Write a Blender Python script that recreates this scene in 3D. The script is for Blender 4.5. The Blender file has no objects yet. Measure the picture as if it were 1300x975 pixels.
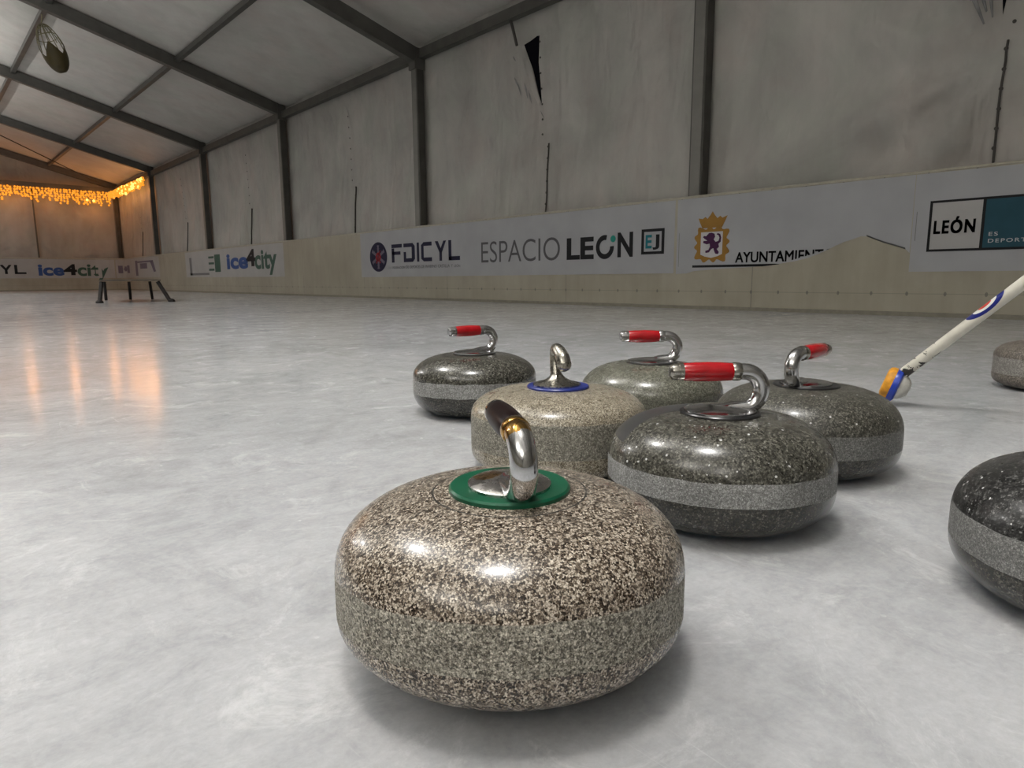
import bpy, bmesh, math, random
from mathutils import Vector, Matrix, noise
from mathutils.geometry import delaunay_2d_cdt
PI = math.pi
random.seed(7)
SC = bpy.context.scene
COL = SC.collection

# ------------------------------------------------------------------ camera
FPX = 838.264
FW = Vector((0.66326068, 0.73157326, -0.15775246))
RT = Vector((0.74017691, -0.67238418, -0.0061365))
UP = Vector((0.11055956, 0.11269463, 0.98745962))
CH = 0.3123
RH = Vector((0.7413, -0.6712, 0)); FH = Vector((0.6712, 0.7413, 0))   # horizontal right / ahead
cd = bpy.data.cameras.new('camera'); cam = bpy.data.objects.new('camera', cd); COL.objects.link(cam)
cd.sensor_fit = 'HORIZONTAL'; cd.sensor_width = 36.0; cd.lens = FPX * 36.0 / 1300.0
cd.clip_start = 0.02; cd.clip_end = 200
m = Matrix((RT, UP, -FW)).transposed().to_4x4(); m.translation = (0, 0, CH); cam.matrix_world = m
SC.camera = cam
cd.dof.use_dof = False

# ------------------------------------------------------------------ helpers
def tag(o, label=None, cat=None, group=None, kind=None):
    if label: o['label'] = label
    if cat: o['category'] = cat
    if group: o['group'] = group
    if kind: o['kind'] = kind
    return o
def empty(name, loc=(0, 0, 0), rz=0.0):
    o = bpy.data.objects.new(name, None); COL.objects.link(o)
    o.location = loc; o.rotation_euler = (0, 0, rz); o.empty_display_size = 0.05
    return o
def obj(name, bm, mat, parent=None, smooth=True, angle=35):
    me = bpy.data.meshes.new(name)
    bmesh.ops.recalc_face_normals(bm, faces=bm.faces)
    bm.to_mesh(me); bm.free()
    for p in me.polygons: p.use_smooth = smooth
    if smooth: me.set_sharp_from_angle(angle=math.radians(angle))
    for mm in (mat if isinstance(mat, (list, tuple)) else [mat]): me.materials.append(mm)
    o = bpy.data.objects.new(name, me); COL.objects.link(o)
    if parent is not None: o.parent = parent
    return o
def add_box(bm, x0, x1, y0, y1, z0, z1, M=None, mi=0):
    vs = [bm.verts.new((x, y, z)) for x in (x0, x1) for y in (y0, y1) for z in (z0, z1)]
    if M is not None:
        for v in vs: v.co = M @ v.co
    for f in ((0, 1, 3, 2), (4, 6, 7, 5), (0, 4, 5, 1), (2, 3, 7, 6), (0, 2, 6, 4), (1, 5, 7, 3)):
        ff = bm.faces.new([vs[i] for i in f]); ff.material_index = mi
    return vs
def add_beam(bm, a, b, w, d, upv=Vector((0, 0, 1)), bev=0):
    """rectangular beam from a to b, width w sideways, depth d along upv"""
    a, b = Vector(a), Vector(b); t = (b - a).normalized()
    s = t.cross(upv).normalized(); u = s.cross(t).normalized()
    M = Matrix((s, t, u)).transposed().to_4x4(); M.translation = a
    add_box(bm, -w / 2, w / 2, 0, (b - a).length, -d / 2, d / 2, M)
def add_lathe(bm, prof, n=48, M=None, closed=False):
    rings = []
    for (r, z) in prof:
        if r < 1e-5: rings.append([bm.verts.new((0, 0, z))])
        else: rings.append([bm.verts.new((r * math.cos(2 * PI * i / n), r * math.sin(2 * PI * i / n), z)) for i in range(n)])
    if M is not None:
        for rg in rings:
            for v in rg: v.co = M @ v.co
    for a, b in zip(rings[:-1], rings[1:]):
        for i in range(n):
            j = (i + 1) % n
            if len(a) == 1 and len(b) == 1: continue
            if len(a) == 1: bm.faces.new((a[0], b[j], b[i]))
            elif len(b) == 1: bm.faces.new((a[i], a[j], b[0]))
            else: bm.faces.new((a[i], a[j], b[j], b[i]))
    return rings
def add_tube(bm, pts, radii, n=16, cap=True, squash=None):
    """sweep a circle along pts; squash: list of (side, up) factors"""
    pts = [Vector(p) for p in pts]
    if not isinstance(radii, (list, tuple)): radii = [radii] * len(pts)
    T = []
    for i in range(len(pts)):
        a = pts[max(i - 1, 0)]; b = pts[min(i + 1, len(pts) - 1)]
        T.append((b - a).normalized())
    ref = Vector((0, 0, 1)) if abs(T[0].z) < .9 else Vector((1, 0, 0))
    s = T[0].cross(ref).normalized(); rings = []
    for i, p in enumerate(pts):
        s = (s - T[i] * s.dot(T[i])).normalized(); u = s.cross(T[i])
        k = squash[i] if squash else (1, 1)
        rings.append([bm.verts.new(p + s * (radii[i] * k[0] * math.cos(2 * PI * j / n)) + u * (radii[i] * k[1] * math.sin(2 * PI * j / n))) for j in range(n)])
    for a, b in zip(rings[:-1], rings[1:]):
        for j in range(n):
            bm.faces.new((a[j], a[(j + 1) % n], b[(j + 1) % n], b[j]))
    if cap:
        bm.faces.new(rings[0][::-1]); bm.faces.new(rings[-1])
    return rings
def bez(p0, p1, p2, p3, n):
    out = []
    for i in range(n + 1):
        t = i / n
        out.append(tuple((1 - t) ** 3 * a + 3 * (1 - t) ** 2 * t * b + 3 * (1 - t) * t * t * c + t ** 3 * d for a, b, c, d in zip(p0, p1, p2, p3)))
    return out

# ------------------------------------------------------------------ materials
def srgb(r, g, b):
    f = lambda c: (c / 255) / 12.92 if c / 255 <= .04045 else ((c / 255 + .055) / 1.055) ** 2.4
    return (f(r), f(g), f(b), 1)
class NT:
    def __init__(s, name):
        s.m = bpy.data.materials.new(name); s.m.use_nodes = True; s.t = s.m.node_tree
        s.b = s.t.nodes['Principled BSDF']; s.out = s.t.nodes['Material Output']
    def n(s, typ, **kw):
        nd = s.t.nodes.new(typ)
        for k, v in kw.items():
            if k.startswith('i_'):
                key = k[2:]; key = int(key) if key.isdigit() else key.replace('_', ' ')
                nd.inputs[key].default_value = v
            else: setattr(nd, k, v)
        return nd
    def l(s, a, b): s.t.links.new(a, b)
    def coord(s, kind='Object'): return s.n('ShaderNodeTexCoord').outputs[kind]
    def mapping(s, v, scale=(1, 1, 1), rot=(0, 0, 0)):
        mp = s.n('ShaderNodeMapping'); s.l(v, mp.inputs['Vector']); mp.inputs['Scale'].default_value = scale; mp.inputs['Rotation'].default_value = rot
        return mp.outputs[0]
    def noise(s, v, scale, detail=4, rough=.5, dist=0):
        nd = s.n('ShaderNodeTexNoise'); s.l(v, nd.inputs['Vector'])
        nd.inputs['Scale'].default_value = scale; nd.inputs['Detail'].default_value = detail
        nd.inputs['Roughness'].default_value = rough; nd.inputs['Distortion'].default_value = dist
        return nd.outputs['Fac']
    def vor(s, v, scale, feature='F1', rnd=1.0):
        nd = s.n('ShaderNodeTexVoronoi', feature=feature); s.l(v, nd.inputs['Vector']); nd.inputs['Scale'].default_value = scale
        nd.inputs['Randomness'].default_value = rnd
        return nd
    def ramp(s, fac, stops, interp='LINEAR'):
        nd = s.n('ShaderNodeValToRGB'); nd.color_ramp.interpolation = interp; s.l(fac, nd.inputs[0]); e = nd.color_ramp.elements
        while len(e) < len(stops): e.new(.5)
        for i, (p, c) in enumerate(stops):
            e[i].position = p; e[i].color = c if len(c) == 4 else (*c, 1)
        return nd.outputs[0]
    def mix(s, fac, a, b, mode='MIX'):
        nd = s.n('ShaderNodeMix', data_type='RGBA', blend_type=mode)
        for sock, v in ((nd.inputs[0], fac), (nd.inputs[6], a), (nd.inputs[7], b)):
            if hasattr(v, 'node'): s.l(v, sock)
            else: sock.default_value = v
        return nd.outputs[2]
    def math(s, op, a, b=0.0, c=0.0):
        nd = s.n('ShaderNodeMath', operation=op)
        for i, v in enumerate((a, b, c)):
            if hasattr(v, 'node'): s.l(v, nd.inputs[i])
            else: nd.inputs[i].default_value = v
        return nd.outputs[0]
    def sep(s, v):
        nd = s.n('ShaderNodeSeparateXYZ'); s.l(v, nd.inputs[0]); return nd.outputs
    def bump(s, h, strength=.3, dist=.001, normal=None):
        nd = s.n('ShaderNodeBump'); s.l(h, nd.inputs['Height']); nd.inputs['Strength'].default_value = strength; nd.inputs['Distance'].default_value = dist
        if normal is not None: s.l(normal, nd.inputs['Normal'])
        return nd.outputs[0]
    def set(s, **kw):
        for k, v in kw.items():
            sock = s.b.inputs[k.replace('_', ' ')]
            if hasattr(v, 'node'): s.l(v, sock)
            else: sock.default_value = v
        return s.m
W = lambda v: (v, v, v, 1)

def simple(name, col, rough=.5, metal=0.0, var=.12, scale=20, spec=.5, coat=0.0):
    t = NT(name); c = t.coord(); n = t.noise(c, scale, 4)
    lo = tuple(x * (1 - var) for x in col[:3]) + (1,); hi = tuple(min(1, x * (1 + var)) for x in col[:3]) + (1,)
    t.set(Base_Color=t.ramp(n, [(.3, lo), (.7, hi)]), Roughness=rough, Metallic=metal, Specular_IOR_Level=spec, Coat_Weight=coat)
    return t.m

def granite(name, stops, cell=430, rough=.27, pit=0.0, fleck=0.0, stain=None, ring=None, patch=None, tone=.18, coat=.0, spec=.5, edge=.45):
    t = NT(name); c = t.coord()
    warp = t.n('ShaderNodeTexNoise'); t.l(c, warp.inputs['Vector']); warp.inputs['Scale'].default_value = 300; warp.inputs['Detail'].default_value = 2
    wv = t.n('ShaderNodeVectorMath', operation='SCALE'); t.l(warp.outputs['Color'], wv.inputs[0]); wv.inputs['Scale'].default_value = .0008
    wa = t.n('ShaderNodeVectorMath', operation='ADD'); t.l(c, wa.inputs[0]); t.l(wv.outputs[0], wa.inputs[1]); cc = wa.outputs[0]
    v1 = t.vor(cc, cell); v2 = t.vor(cc, cell * 1.7)
    f1 = t.sep(v1.outputs['Color'])[0]; f2 = t.sep(v2.outputs['Color'])[1]
    f = t.math('MULTIPLY_ADD', f1, .60, t.math('MULTIPLY', f2, .40))
    col = t.ramp(f, stops)
    ve = t.vor(cc, cell, 'DISTANCE_TO_EDGE'); col = t.mix(1.0, col, t.ramp(ve.outputs['Distance'], [(.0, W(edge)), (.16, W(1))]), 'MULTIPLY')
    if fleck:
        v3 = t.vor(cc, cell * .55); ff = t.sep(v3.outputs['Color'])[2]
        near = t.math('LESS_THAN', v3.outputs['Distance'], .33); hot = t.math('GREATER_THAN', ff, 1 - fleck)
        col = t.mix(t.math('MULTIPLY', near, hot), col, W(.62))
    big = t.noise(c, 14, 5, .6); col = t.mix(tone * 2, col, t.ramp(big, [(.3, W(.45)), (.7, W(1.0))]), 'MULTIPLY')
    if stain:
        sc, sz = t.noise(c, 22, 4, .6), t.sep(c)
        mk = t.ramp(sc, [(.62, W(0)), (.68, W(1))]); col = t.mix(t.math('MULTIPLY', mk, .75), col, stain)
    rg = t.ramp(t.noise(c, 60, 4), [(.3, W(rough * .8)), (.7, W(rough * 1.3))])
    if ring or patch:
        s = t.sep(c)
    if ring:
        rr = t.math('SQRT', t.math('ADD', t.math('MULTIPLY', s[0], s[0]), t.math('MULTIPLY', s[1], s[1])))
        for r0 in ring:
            g = t.math('LESS_THAN', t.math('ABSOLUTE', t.math('SUBTRACT', rr, r0)), .0009)
            g = t.math('MULTIPLY', g, t.math('GREATER_THAN', s[2], .11))
            col = t.mix(t.math('MULTIPLY', g, .85), col, W(.02))
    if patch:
        # half plane a*x+b*y > c on the shoulder: an even dark tone
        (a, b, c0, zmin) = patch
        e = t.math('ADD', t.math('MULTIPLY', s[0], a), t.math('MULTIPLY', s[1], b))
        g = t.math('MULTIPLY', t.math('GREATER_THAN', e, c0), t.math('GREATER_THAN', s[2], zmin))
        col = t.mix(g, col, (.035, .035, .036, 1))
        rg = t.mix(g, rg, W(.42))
    nrm = t.bump(t.noise(c, 900, 3), .12, .0004)
    if pit:
        pv = t.noise(c, 520, 3, .6); pr = t.ramp(pv, [(.32, W(0)), (.46, W(1))])
        nrm = t.bump(pr, pit, .0012, nrm)
        col = t.mix(t.math('MULTIPLY', t.math('SUBTRACT', 1.0, pr), .6), col, W(.03))
    t.set(Base_Color=col, Roughness=rg, Normal=nrm, Coat_Weight=coat, Coat_Roughness=.12, Specular_IOR_Level=spec)
    return t.m

def chrome(name, col=(.62, .62, .63, 1), rough=.14, worn=None, wz=None):
    t = NT(name); c = t.coord(); n = t.noise(c, 90, 5, .6)
    cc = t.ramp(n, [(.35, tuple(x * .8 for x in col[:3]) + (1,)), (.65, col)])
    met = None
    if worn:
        # worn patch: sphere at worn centre
        (x, y, z, r, wc) = worn
        d = t.n('ShaderNodeVectorMath', operation='DISTANCE'); t.l(c, d.inputs[0]); d.inputs[1].default_value = (x, y, z)
        e = t.math('ADD', d.outputs['Value'], t.math('MULTIPLY', t.math('SUBTRACT', t.noise(c, 140, 4), .5), .012))
        mk = t.math('LESS_THAN', e, r); cc = t.mix(mk, cc, wc)
    t.set(Base_Color=cc, Metallic=1.0, Roughness=t.ramp(n, [(.3, W(rough * .7)), (.7, W(rough * 1.6))]))
    return t.m

# ------------------------------------------------------------------ ice
def ice_mat():
    t = NT('ice'); c = t.coord()
    n1 = t.noise(c, 1.3, 8, .62, .9); n2 = t.noise(c, 6.5, 10, .72, 1.2); n4 = t.noise(c, 45, 8, .75, .8); n5 = t.noise(c, 150, 5, .7)
    st = t.noise(t.mapping(c, (5, 22, 1), (0, 0, -.55)), 1.0, 9, .72, .8)
    base = t.ramp(n1, [(.33, (.465, .475, .49, 1)), (.66, (.56, .57, .585, 1))])
    base = t.mix(.85, base, t.ramp(n2, [(.30, W(.72)), (.50, W(.92)), (.70, W(1.0))]), 'MULTIPLY')
    base = t.mix(.5, base, t.ramp(n4, [(.30, W(.74)), (.60, W(1.0))]), 'MULTIPLY')
    base = t.mix(.45, base, t.ramp(n5, [(.3, W(.78)), (.65, W(1.0))]), 'MULTIPLY')
    base = t.mix(.5, base, t.ramp(st, [(.32, W(.80)), (.6, W(1.0))]), 'MULTIPLY')
    # frosted clouds, small white flecks and chips
    fr = t.ramp(t.noise(c, 7, 12, .78, 1.0), [(.54, W(0)), (.70, W(1))])
    fl = t.vor(c, 34); hot = t.ramp(t.noise(c, 4.2, 5, .7), [(.50, W(0)), (.66, W(1))])
    dd = t.math('ADD', fl.outputs['Distance'], t.math('MULTIPLY', t.noise(c, 120, 4), .35))
    fk = t.math('MULTIPLY', t.math('MULTIPLY', t.math('LESS_THAN', dd, .27), t.math('GREATER_THAN', t.sep(fl.outputs['Color'])[0], .55)), hot)
    frm = t.math('MAXIMUM', t.math('MULTIPLY', fr, .6), t.math('MULTIPLY', fk, .9))
    col = t.mix(frm, base, (.68, .69, .70, 1))
    # a few thin cuts
    sc = None
    for ang, s0, th in ((.5, 9, .0010), (-.75, 7, .0009), (2.2, 8, .0009)):
        w = t.noise(t.mapping(c, (s0, .35, 1), (0, 0, ang)), 1.0, 2, .4, .1)
        g = t.math('LESS_THAN', t.math('ABSOLUTE', t.math('SUBTRACT', w, .5)), th)
        sc = g if sc is None else t.math('MAXIMUM', sc, g)
    brk = t.ramp(t.noise(c, 3.3, 6, .7), [(.54, W(0)), (.70, W(1))])
    sc = t.math('MULTIPLY', sc, brk)
    col = t.mix(t.math('MULTIPLY', sc, .35), col, (.74, .75, .76, 1))
    # one long dark seam beyond the stones
    sp = t.sep(c)
    rg = t.ramp(n2, [(.3, W(.10)), (.7, W(.17))]); rg = t.mix(t.math('MULTIPLY', frm, .6), rg, W(.38))
    h = t.math('ADD', t.math('MULTIPLY', t.noise(c, 16, 5, .6, .4), .5), t.math('MULTIPLY', n4, .3))
    t.set(Base_Color=col, Roughness=rg, IOR=1.31, Subsurface_Weight=.9, Subsurface_Radius=(.11, .12, .13), Subsurface_Scale=1.0, Specular_IOR_Level=.45, Normal=t.bump(h, .16, .0025))
    return t.m
X = 5.83; Y0 = -7.0; YF = 27.6; XL = -9.17; RC = 1.0
XM = (X + XL) / 2
bm = bmesh.new(); add_box(bm, -9.6, 6.3, -7.6, 28.4, -.06, 0.0)
tag(obj('floor', bm, ice_mat(), smooth=False), kind='structure')

# ------------------------------------------------------------------ tent shell
P = 4.825; Z0 = 3.79; XC = 6.06; XCL = 2 * XM - XC
EAVE = 3.70; SL = 0.273
def roofz(x): return EAVE + (X - XM - abs(x - XM)) * SL
YB = -7.3; YG = Z0 + 5 * P + .16
def cloth_mat(name, a, b, k=1.0):
    t = NT(name); c = t.coord(); n = t.noise(c, .9, 6, .6, .4); n2 = t.noise(t.mapping(c, (3, 3, .35)), 1.0, 5, .6)
    col = t.ramp(n, [(.3, a), (.7, b)]); col = t.mix(.35, col, t.ramp(n2, [(.35, W(.72)), (.6, W(1))]), 'MULTIPLY')
    col = t.mix(.5, col, t.ramp(t.noise(c, 1.7, 4, .55, .3), [(.32, (.93, 1.0, .95, 1)), (.5, (1, 1, 1, 1)), (.68, (1.0, .92, .91, 1))]), 'MULTIPLY')
    b1 = t.bump(t.noise(t.mapping(c, (1, 2.2, .8)), 1.6, 2.5, .5, .5), .7 * k, .12)
    t.set(Base_Color=col, Roughness=.62, Specular_IOR_Level=.3, Normal=t.bump(t.noise(c, 5, 4, .55), .28 * k, .03, b1))
    return t.m
M_cloth = cloth_mat('tarpaulin', (.32, .312, .29, 1), (.46, .445, .415, 1))
M_roof = cloth_mat('roof_tarpaulin', (.50, .485, .455, 1), (.58, .565, .535, 1), .25)
M_dark = simple('seam_dark', (.035, .032, .028, 1), .8)
M_post = simple('aluminium_dark', (.105, .102, .092, 1), .5, .35, .15, 6)
M_post_shade = simple('aluminium_post_shade', (.075, .072, .064, 1), .5, .35, .15, 6)  # frame metal darkened to carry the shade on the posts' near faces
M_post_lit = simple('aluminium_lit', (.17, .165, .15, 1), .5, .3, .12, 6)  # paler frame metal, light on the posts' inner faces put into the colour

def cloth_fn(y, z):
    """bulge, folds and wrinkles of the side wall cloth (positive = outwards)"""
    k = (y - Z0) / P; ph = (k % 1.0); d = .10 * math.sin(PI * ph) ** .6 * max(0.0, math.sin(PI * min(max((z - .9) / 2.9, 0), 1)))
    d += .035 * (noise.noise(Vector((y * 1.5, z * .35, 3.1)))) + .018 * noise.noise(Vector((y * 4.5, z * .7, 9.3)))
    d += .022 * noise.noise(Vector((y * 1.6 + z * 1.3, z * 1.7 - y * .8, 1.3)))
    d *= min(1.0, 3.0 * math.sin(PI * ph) ** .8 + .05)
    if y < Z0:   # the loose near bay: diagonal pulls to the seam
        a = math.atan2(z - 1.9, y - 1.36); r = math.hypot(z - 1.9, y - 1.36)
        d += .05 * math.sin(a * 9 + 1.0) * math.exp(-((r - .9) / .8) ** 2)
        for (ya, za, yb, zb, amp, wd) in ((3.75, 1.28, 2.5, 1.42, .022, .035), (2.5, 1.42, 1.42, 1.86, .028, .04), (2.7, 1.20, 1.42, 1.66, .03, .05), (3.0, 2.6, 3.3, 1.2, .02, .06), (2.2, 2.9, 1.5, 2.2, .03, .05)):
            ly, lz = yb - ya, zb - za; L2 = ly * ly + lz * lz; q = ((y - ya) * ly + (z - za) * lz) / L2
            if -.1 < q < 1.1: dist = abs((y - ya) * lz - (z - za) * ly) / L2 ** .5; d -= amp * math.exp(-(dist / wd) ** 2) * max(0, 1 - abs(q - .5) ** 4 * 8)
        d += .05 * math.exp(-((z - (1.05 + .30 * abs(y - 1.3))) / .10) ** 2) * math.exp(-((y - 1.9) / .7) ** 2)
    if 5.7 < y < 6.6: # vertical fold right of the torn seam and pulls
        d += -.05 * math.exp(-((y - 5.78) / .035) ** 2)
    for yf, w2, am in ((4.55, .05, .03), (5.0, .03, .02), (7.3, .04, .02), (7.75, .05, .025), (9.3, .05, .03), (12.4, .05, .03), (11.9, .04, .025), (15.2, .06, .03)): d -= am * math.exp(-((y - yf - .10 * (z - 2.2)) / w2) ** 2)
    ps = abs(ph - .5) * P
    d += -.03 * math.exp(-(ps / .06) ** 2)
    return d
def cdt_wall(rect, holes, step):
    (u0, u1, v0, v1) = rect; nu = max(1, round((u1 - u0) / step)); nv = max(1, round((v1 - v0) / step))
    pts = [Vector((u0 + (u1 - u0) * i / nu, v0 + (v1 - v0) * j / nv)) for i in range(nu + 1) for j in range(nv + 1)]
    def inside(p, poly):
        c = False
        for i in range(len(poly)):
            a, b = poly[i], poly[i - 1]
            if (a[1] > p[1]) != (b[1] > p[1]) and p[0] < (b[0] - a[0]) * (p[1] - a[1]) / (b[1] - a[1]) + a[0]: c = not c
        return c
    pts = [p for p in pts if not any(inside(p, h) for h in holes)]
    edges = []
    for h in holes:
        b = len(pts); pts += [Vector(q) for q in h]; edges += [(b + i, b + (i + 1) % len(h)) for i in range(len(h))]
    r = delaunay_2d_cdt(pts, edges, [], 0, 1e-5)
    vs, fs = r[0], r[2]; out = []
    for f in fs:
        c = sum((vs[i] for i in f), Vector((0, 0))) / len(f)
        if not any(inside(c, h) for h in holes): out.append(f)
    return vs, out
H1 = [(6.478, 3.225), (6.36, 3.245), (6.215, 3.255), (6.175, 3.25), (6.20, 2.95), (6.185, 2.72), (6.18, 2.452), (6.23, 2.58), (6.30, 2.75), (6.345, 2.90), (6.41, 3.05)]
H2 = [(1.475, 2.62), (1.40, 2.62), (1.405, 2.37), (1.42, 2.19), (1.445, 2.36)]
vs, fs = cdt_wall((YB, YG, .0, 3.78), [H1, H2], .085)
bm = bmesh.new(); bv = [bm.verts.new((XC + cloth_fn(p.x, p.y), p.x, p.y)) for p in vs]
for f in fs: bm.faces.new([bv[i] for i in f])
wr = tag(obj('wall_right', bm, M_cloth, angle=180), kind='structure')
# lacing seams down the middle of each bay, eyelets beside them
M_seam = simple('lacing_cord', (.05, .045, .04, 1), .8)
for k in range(-1, 6):
    y = Z0 + (k + .5) * P - .13
    if k == -1: y = 1.37
    ztop = {0: 1.98, -1: 2.0}.get(k, 1.95)
    if k == 5: break
    bm = bmesh.new(); pts = [(XC + cloth_fn(y, z) - .012, y + .004 * math.sin(z * 9), z) for z in [1.0 + (ztop - 1.0) * i / 14 for i in range(15)]]
    add_tube(bm, pts, .0085 if k < 1 else .013, 8); obj('lacing', bm, M_seam, wr)
    bm = bmesh.new()
    for i in range(9):
        z = ztop + .12 + i * .18
        if z > 3.3 or (k == 0 and 2.4 < z < 3.25 and False): continue
        yy = y + (.10 if k >= 0 else -.03)
        x = XC + cloth_fn(yy, z) - .004
        add_lathe(bm, [(0, 0), (.013, .0), (.013, .004), (0, .005)], 10, Matrix.Translation((x, yy, z)) @ Matrix.Rotation(-PI / 2, 4, 'Y'))
    for i in range(7):
        z = 1.1 + i * .14; x = XC + cloth_fn(y, z) - .012
        add_lathe(bm, [(0, 0), (.014, .0), (.014, .010), (0, .012)], 10, Matrix.Translation((x, y, z)) @ Matrix.Rotation(-PI / 2, 4, 'Y'))
    obj('eyelet_row', bm, M_seam, wr)
# torn flap, loose strap and frayed slits beside the hole
bm = bmesh.new()
fl = [(6.478, 3.215, 0), (6.43, 3.08, .03), (6.36, 2.90, .05), (6.30, 2.76, .05), (6.235, 2.60, .04), (6.19, 2.50, .02)]
fr_ = [(6.50, 3.20, .02), (6.475, 3.04, .03), (6.42, 2.88, .04), (6.36, 2.70, .05), (6.28, 2.56, .04), (6.20, 2.44, .02)]
A = [bm.verts.new((XC + cloth_fn(y, z) - .006 - d * .3, y, z)) for (y, z, d) in fl]; B = [bm.verts.new((XC + cloth_fn(y, z) - .012 - d, y, z)) for (y, z, d) in fr_]
for i in range(5): bm.faces.new((A[i], A[i + 1], B[i + 1], B[i]))
M_flap = simple('flap_lining', (.20, .20, .20, 1), .7, 0, .3, 8)
obj('torn_flap', bm, M_cloth, wr)
bm = bmesh.new(); add_tube(bm, [(XC - .06, 6.60, 3.52), (XC - .06, 6.53, 3.32), (XC - .05, 6.50, 3.20)], .018, 8); obj('strap', bm, simple('strap', (.07, .065, .06, 1), .8), wr)
for (y, z, h, w) in ((6.68, 3.10, .07, .012), (6.67, 2.82, .12, .016), (6.62, 2.72, .16, .014), (6.50, 2.68, .2, .016), (6.44, 2.60, .18, .013), (6.20, 2.34, .10, .008)):
    bm = bmesh.new(); n_ = 5; L = []; R_ = []
    for i in range(n_ + 1):
        t_ = i / n_; ww = w * math.sin(PI * (t_ * .9 + .05)) * (.7 + .6 * random.random())
        zz = z + h * (.5 - t_); yy = y - .05 * t_; x = XC + cloth_fn(yy, zz) - .008
        L.append(bm.verts.new((x, yy + ww, zz))); R_.append(bm.verts.new((x, yy - ww, zz)))
    for i in range(n_): bm.faces.new((L[i], L[i + 1], R_[i + 1], R_[i]))
    obj('slit', bm, M_flap, wr)
# gathered folds and bracket high on the near seam
bm = bmesh.new()
add_tube(bm, [(XC - .05, 1.70, 2.7), (XC - .06, 1.62, 2.42), (XC - .05, 1.50, 2.12)], [.012, .022, .006], 8)
add_tube(bm, [(XC - .05, 1.58, 2.7), (XC - .07, 1.55, 2.40), (XC - .05, 1.49, 2.2)], [.01, .018, .006], 8)
add_tube(bm, [(XC - .06, 1.60, 2.30), (XC - .07, 1.54, 2.335), (XC - .06, 1.47, 2.29), (XC - .05, 1.45, 2.15)], [.006, .012, .014, .005], 8)
obj('gathered_fold', bm, M_flap, wr)

# left and back walls, far gable wall, roof
def sheet(name, fn, nu, nv, mat, kind='structure'):
    bm = bmesh.new(); g = [[bm.verts.new(fn(i / nu, j / nv)) for j in range(nv + 1)] for i in range(nu + 1)]
    for i in range(nu):
        for j in range(nv): bm.faces.new((g[i][j], g[i + 1][j], g[i + 1][j + 1], g[i][j + 1]))
    return tag(obj(name, bm, mat, angle=180), kind=kind)
sheet('wall_left', lambda u, v: (XCL - cloth_fn(YB + (YG - YB) * u, 3.78 * v), YB + (YG - YB) * u, 3.78 * v), 160, 14, M_cloth)
def gable(y, sgn):
    def fn(u, v):
        x = XCL + (XC - XCL) * u; zt = roofz(x) + .10
        z = zt * v; k = ((x - XM) / 2.5) % 1.0
        return (x, y + sgn * (.05 * math.sin(PI * k) * math.sin(PI * min(1, z / 3.4)) + .03 * noise.noise(Vector((x * 1.8, z * .5, 2.2)))), z)
    return fn
sheet('wall_far', gable(YG, 1), 120, 20, M_cloth)
sheet('wall_back', gable(YB, -1), 90, 14, M_cloth)
def roof(u, v):
    x = XCL + (XC - XCL) * u; y = YB + (YG - YB) * v; k = ((y - Z0) / P) % 1.0; q = ((x - .3) / 1.85) % 1.0
    return (x, y, roofz(x) + .11 + .05 * math.sin(PI * k) * math.sin(PI * q))
sheet('ceiling', roof, 96, 150, M_roof)

# ------------------------------------------------------------------ tent frame: posts, rafters, purlins
order = ['fourth', 'third', 'second']
post_lab = [
    'thick grey tent post beside the crest banner, nearest and widest of the posts',
    'grey tent post rising behind the FDICYL emblem, left of the torn wall',
    'grey tent post behind the plain cream barrier, second to the left of the torn wall',
    'grey tent post just right of the small logo banner far down the side wall',
    'narrow far grey tent post at the right end of the orange light string',
    'dim post at the far tent corner below the orange light string']
post_lab[3] = 'far grey tent post above the small far banner, next to the narrow one'
def post(y, label, k):
    t = empty('tent_post', (5.965, y, 0)); tag(t, label, 'post', 'grey tent posts along the side wall')
    bm = bmesh.new(); add_box(bm, -.070, .055, -.075, .075, 0, EAVE - .1)
    bmesh.ops.bevel(bm, geom=[e for e in bm.edges], offset=.006, segments=1, affect='EDGES')
    obj('post_profile', bm, M_post_shade, t, smooth=False)
    bm = bmesh.new(); add_box(bm, -.076, -.071, -.055, .055, .01, EAVE - .2); obj('lit_inner_face', bm, M_post_lit, t, smooth=False)  # paler strip stands for the light on the inner face
    bm = bmesh.new(); add_box(bm, -.078, .07, -.1, .1, 0.0, .015); obj('base_plate', bm, M_post_lit, t, smooth=False)
    return t
for k in range(6): post(Z0 + k * P, post_lab[k], k)
raf_lab = {
    0: 'roof rafter above the nearest tent post, out past the top edge of the picture',
    1: 'nearest visible roof rafter, rising from the post left of the torn wall',
    2: 'long grey roof rafter from which the egg shaped ornament hangs',
    3: 'grey roof rafter just behind the egg shaped ornament, meeting the fourth post',
    4: 'grey roof rafter just in front of the orange lit roof corner',
    5: 'farthest roof rafter along the gable, above the orange light string'}
for k in range(6):
    y = Z0 + k * P; t = empty('roof_rafter', (XM, y, roofz(XM) - (.12 if k < 2 else 0))); tag(t, raf_lab[k], 'rafter', 'grey roof rafters')
    for s in (-1, 1):
        bm = bmesh.new(); e = Vector((s * (5.93 - XM), 0, roofz(X) - roofz(XM) - .03))
        add_beam(bm, (0, 0, -.02), e, .13, .20)
        obj('rafter_arm', bm, M_post, t, smooth=False)
    bm = bmesh.new(); add_box(bm, 5.86 - XM, 6.03 - XM, -.085, .085, EAVE - roofz(XM) - .22, EAVE - roofz(XM) + .07); obj('corner_bracket', bm, M_post, t, smooth=False)
pur = [(5.93, 'grey eave beam running along the top of the side wall cloth'),
       (4.05, 'slender roof purlin nearest the side wall eave'),
       (2.19, 'slender roof purlin passing behind the egg shaped ornament'),
       (.30, 'slender roof purlin running above the hanging floodlights')]
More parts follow.
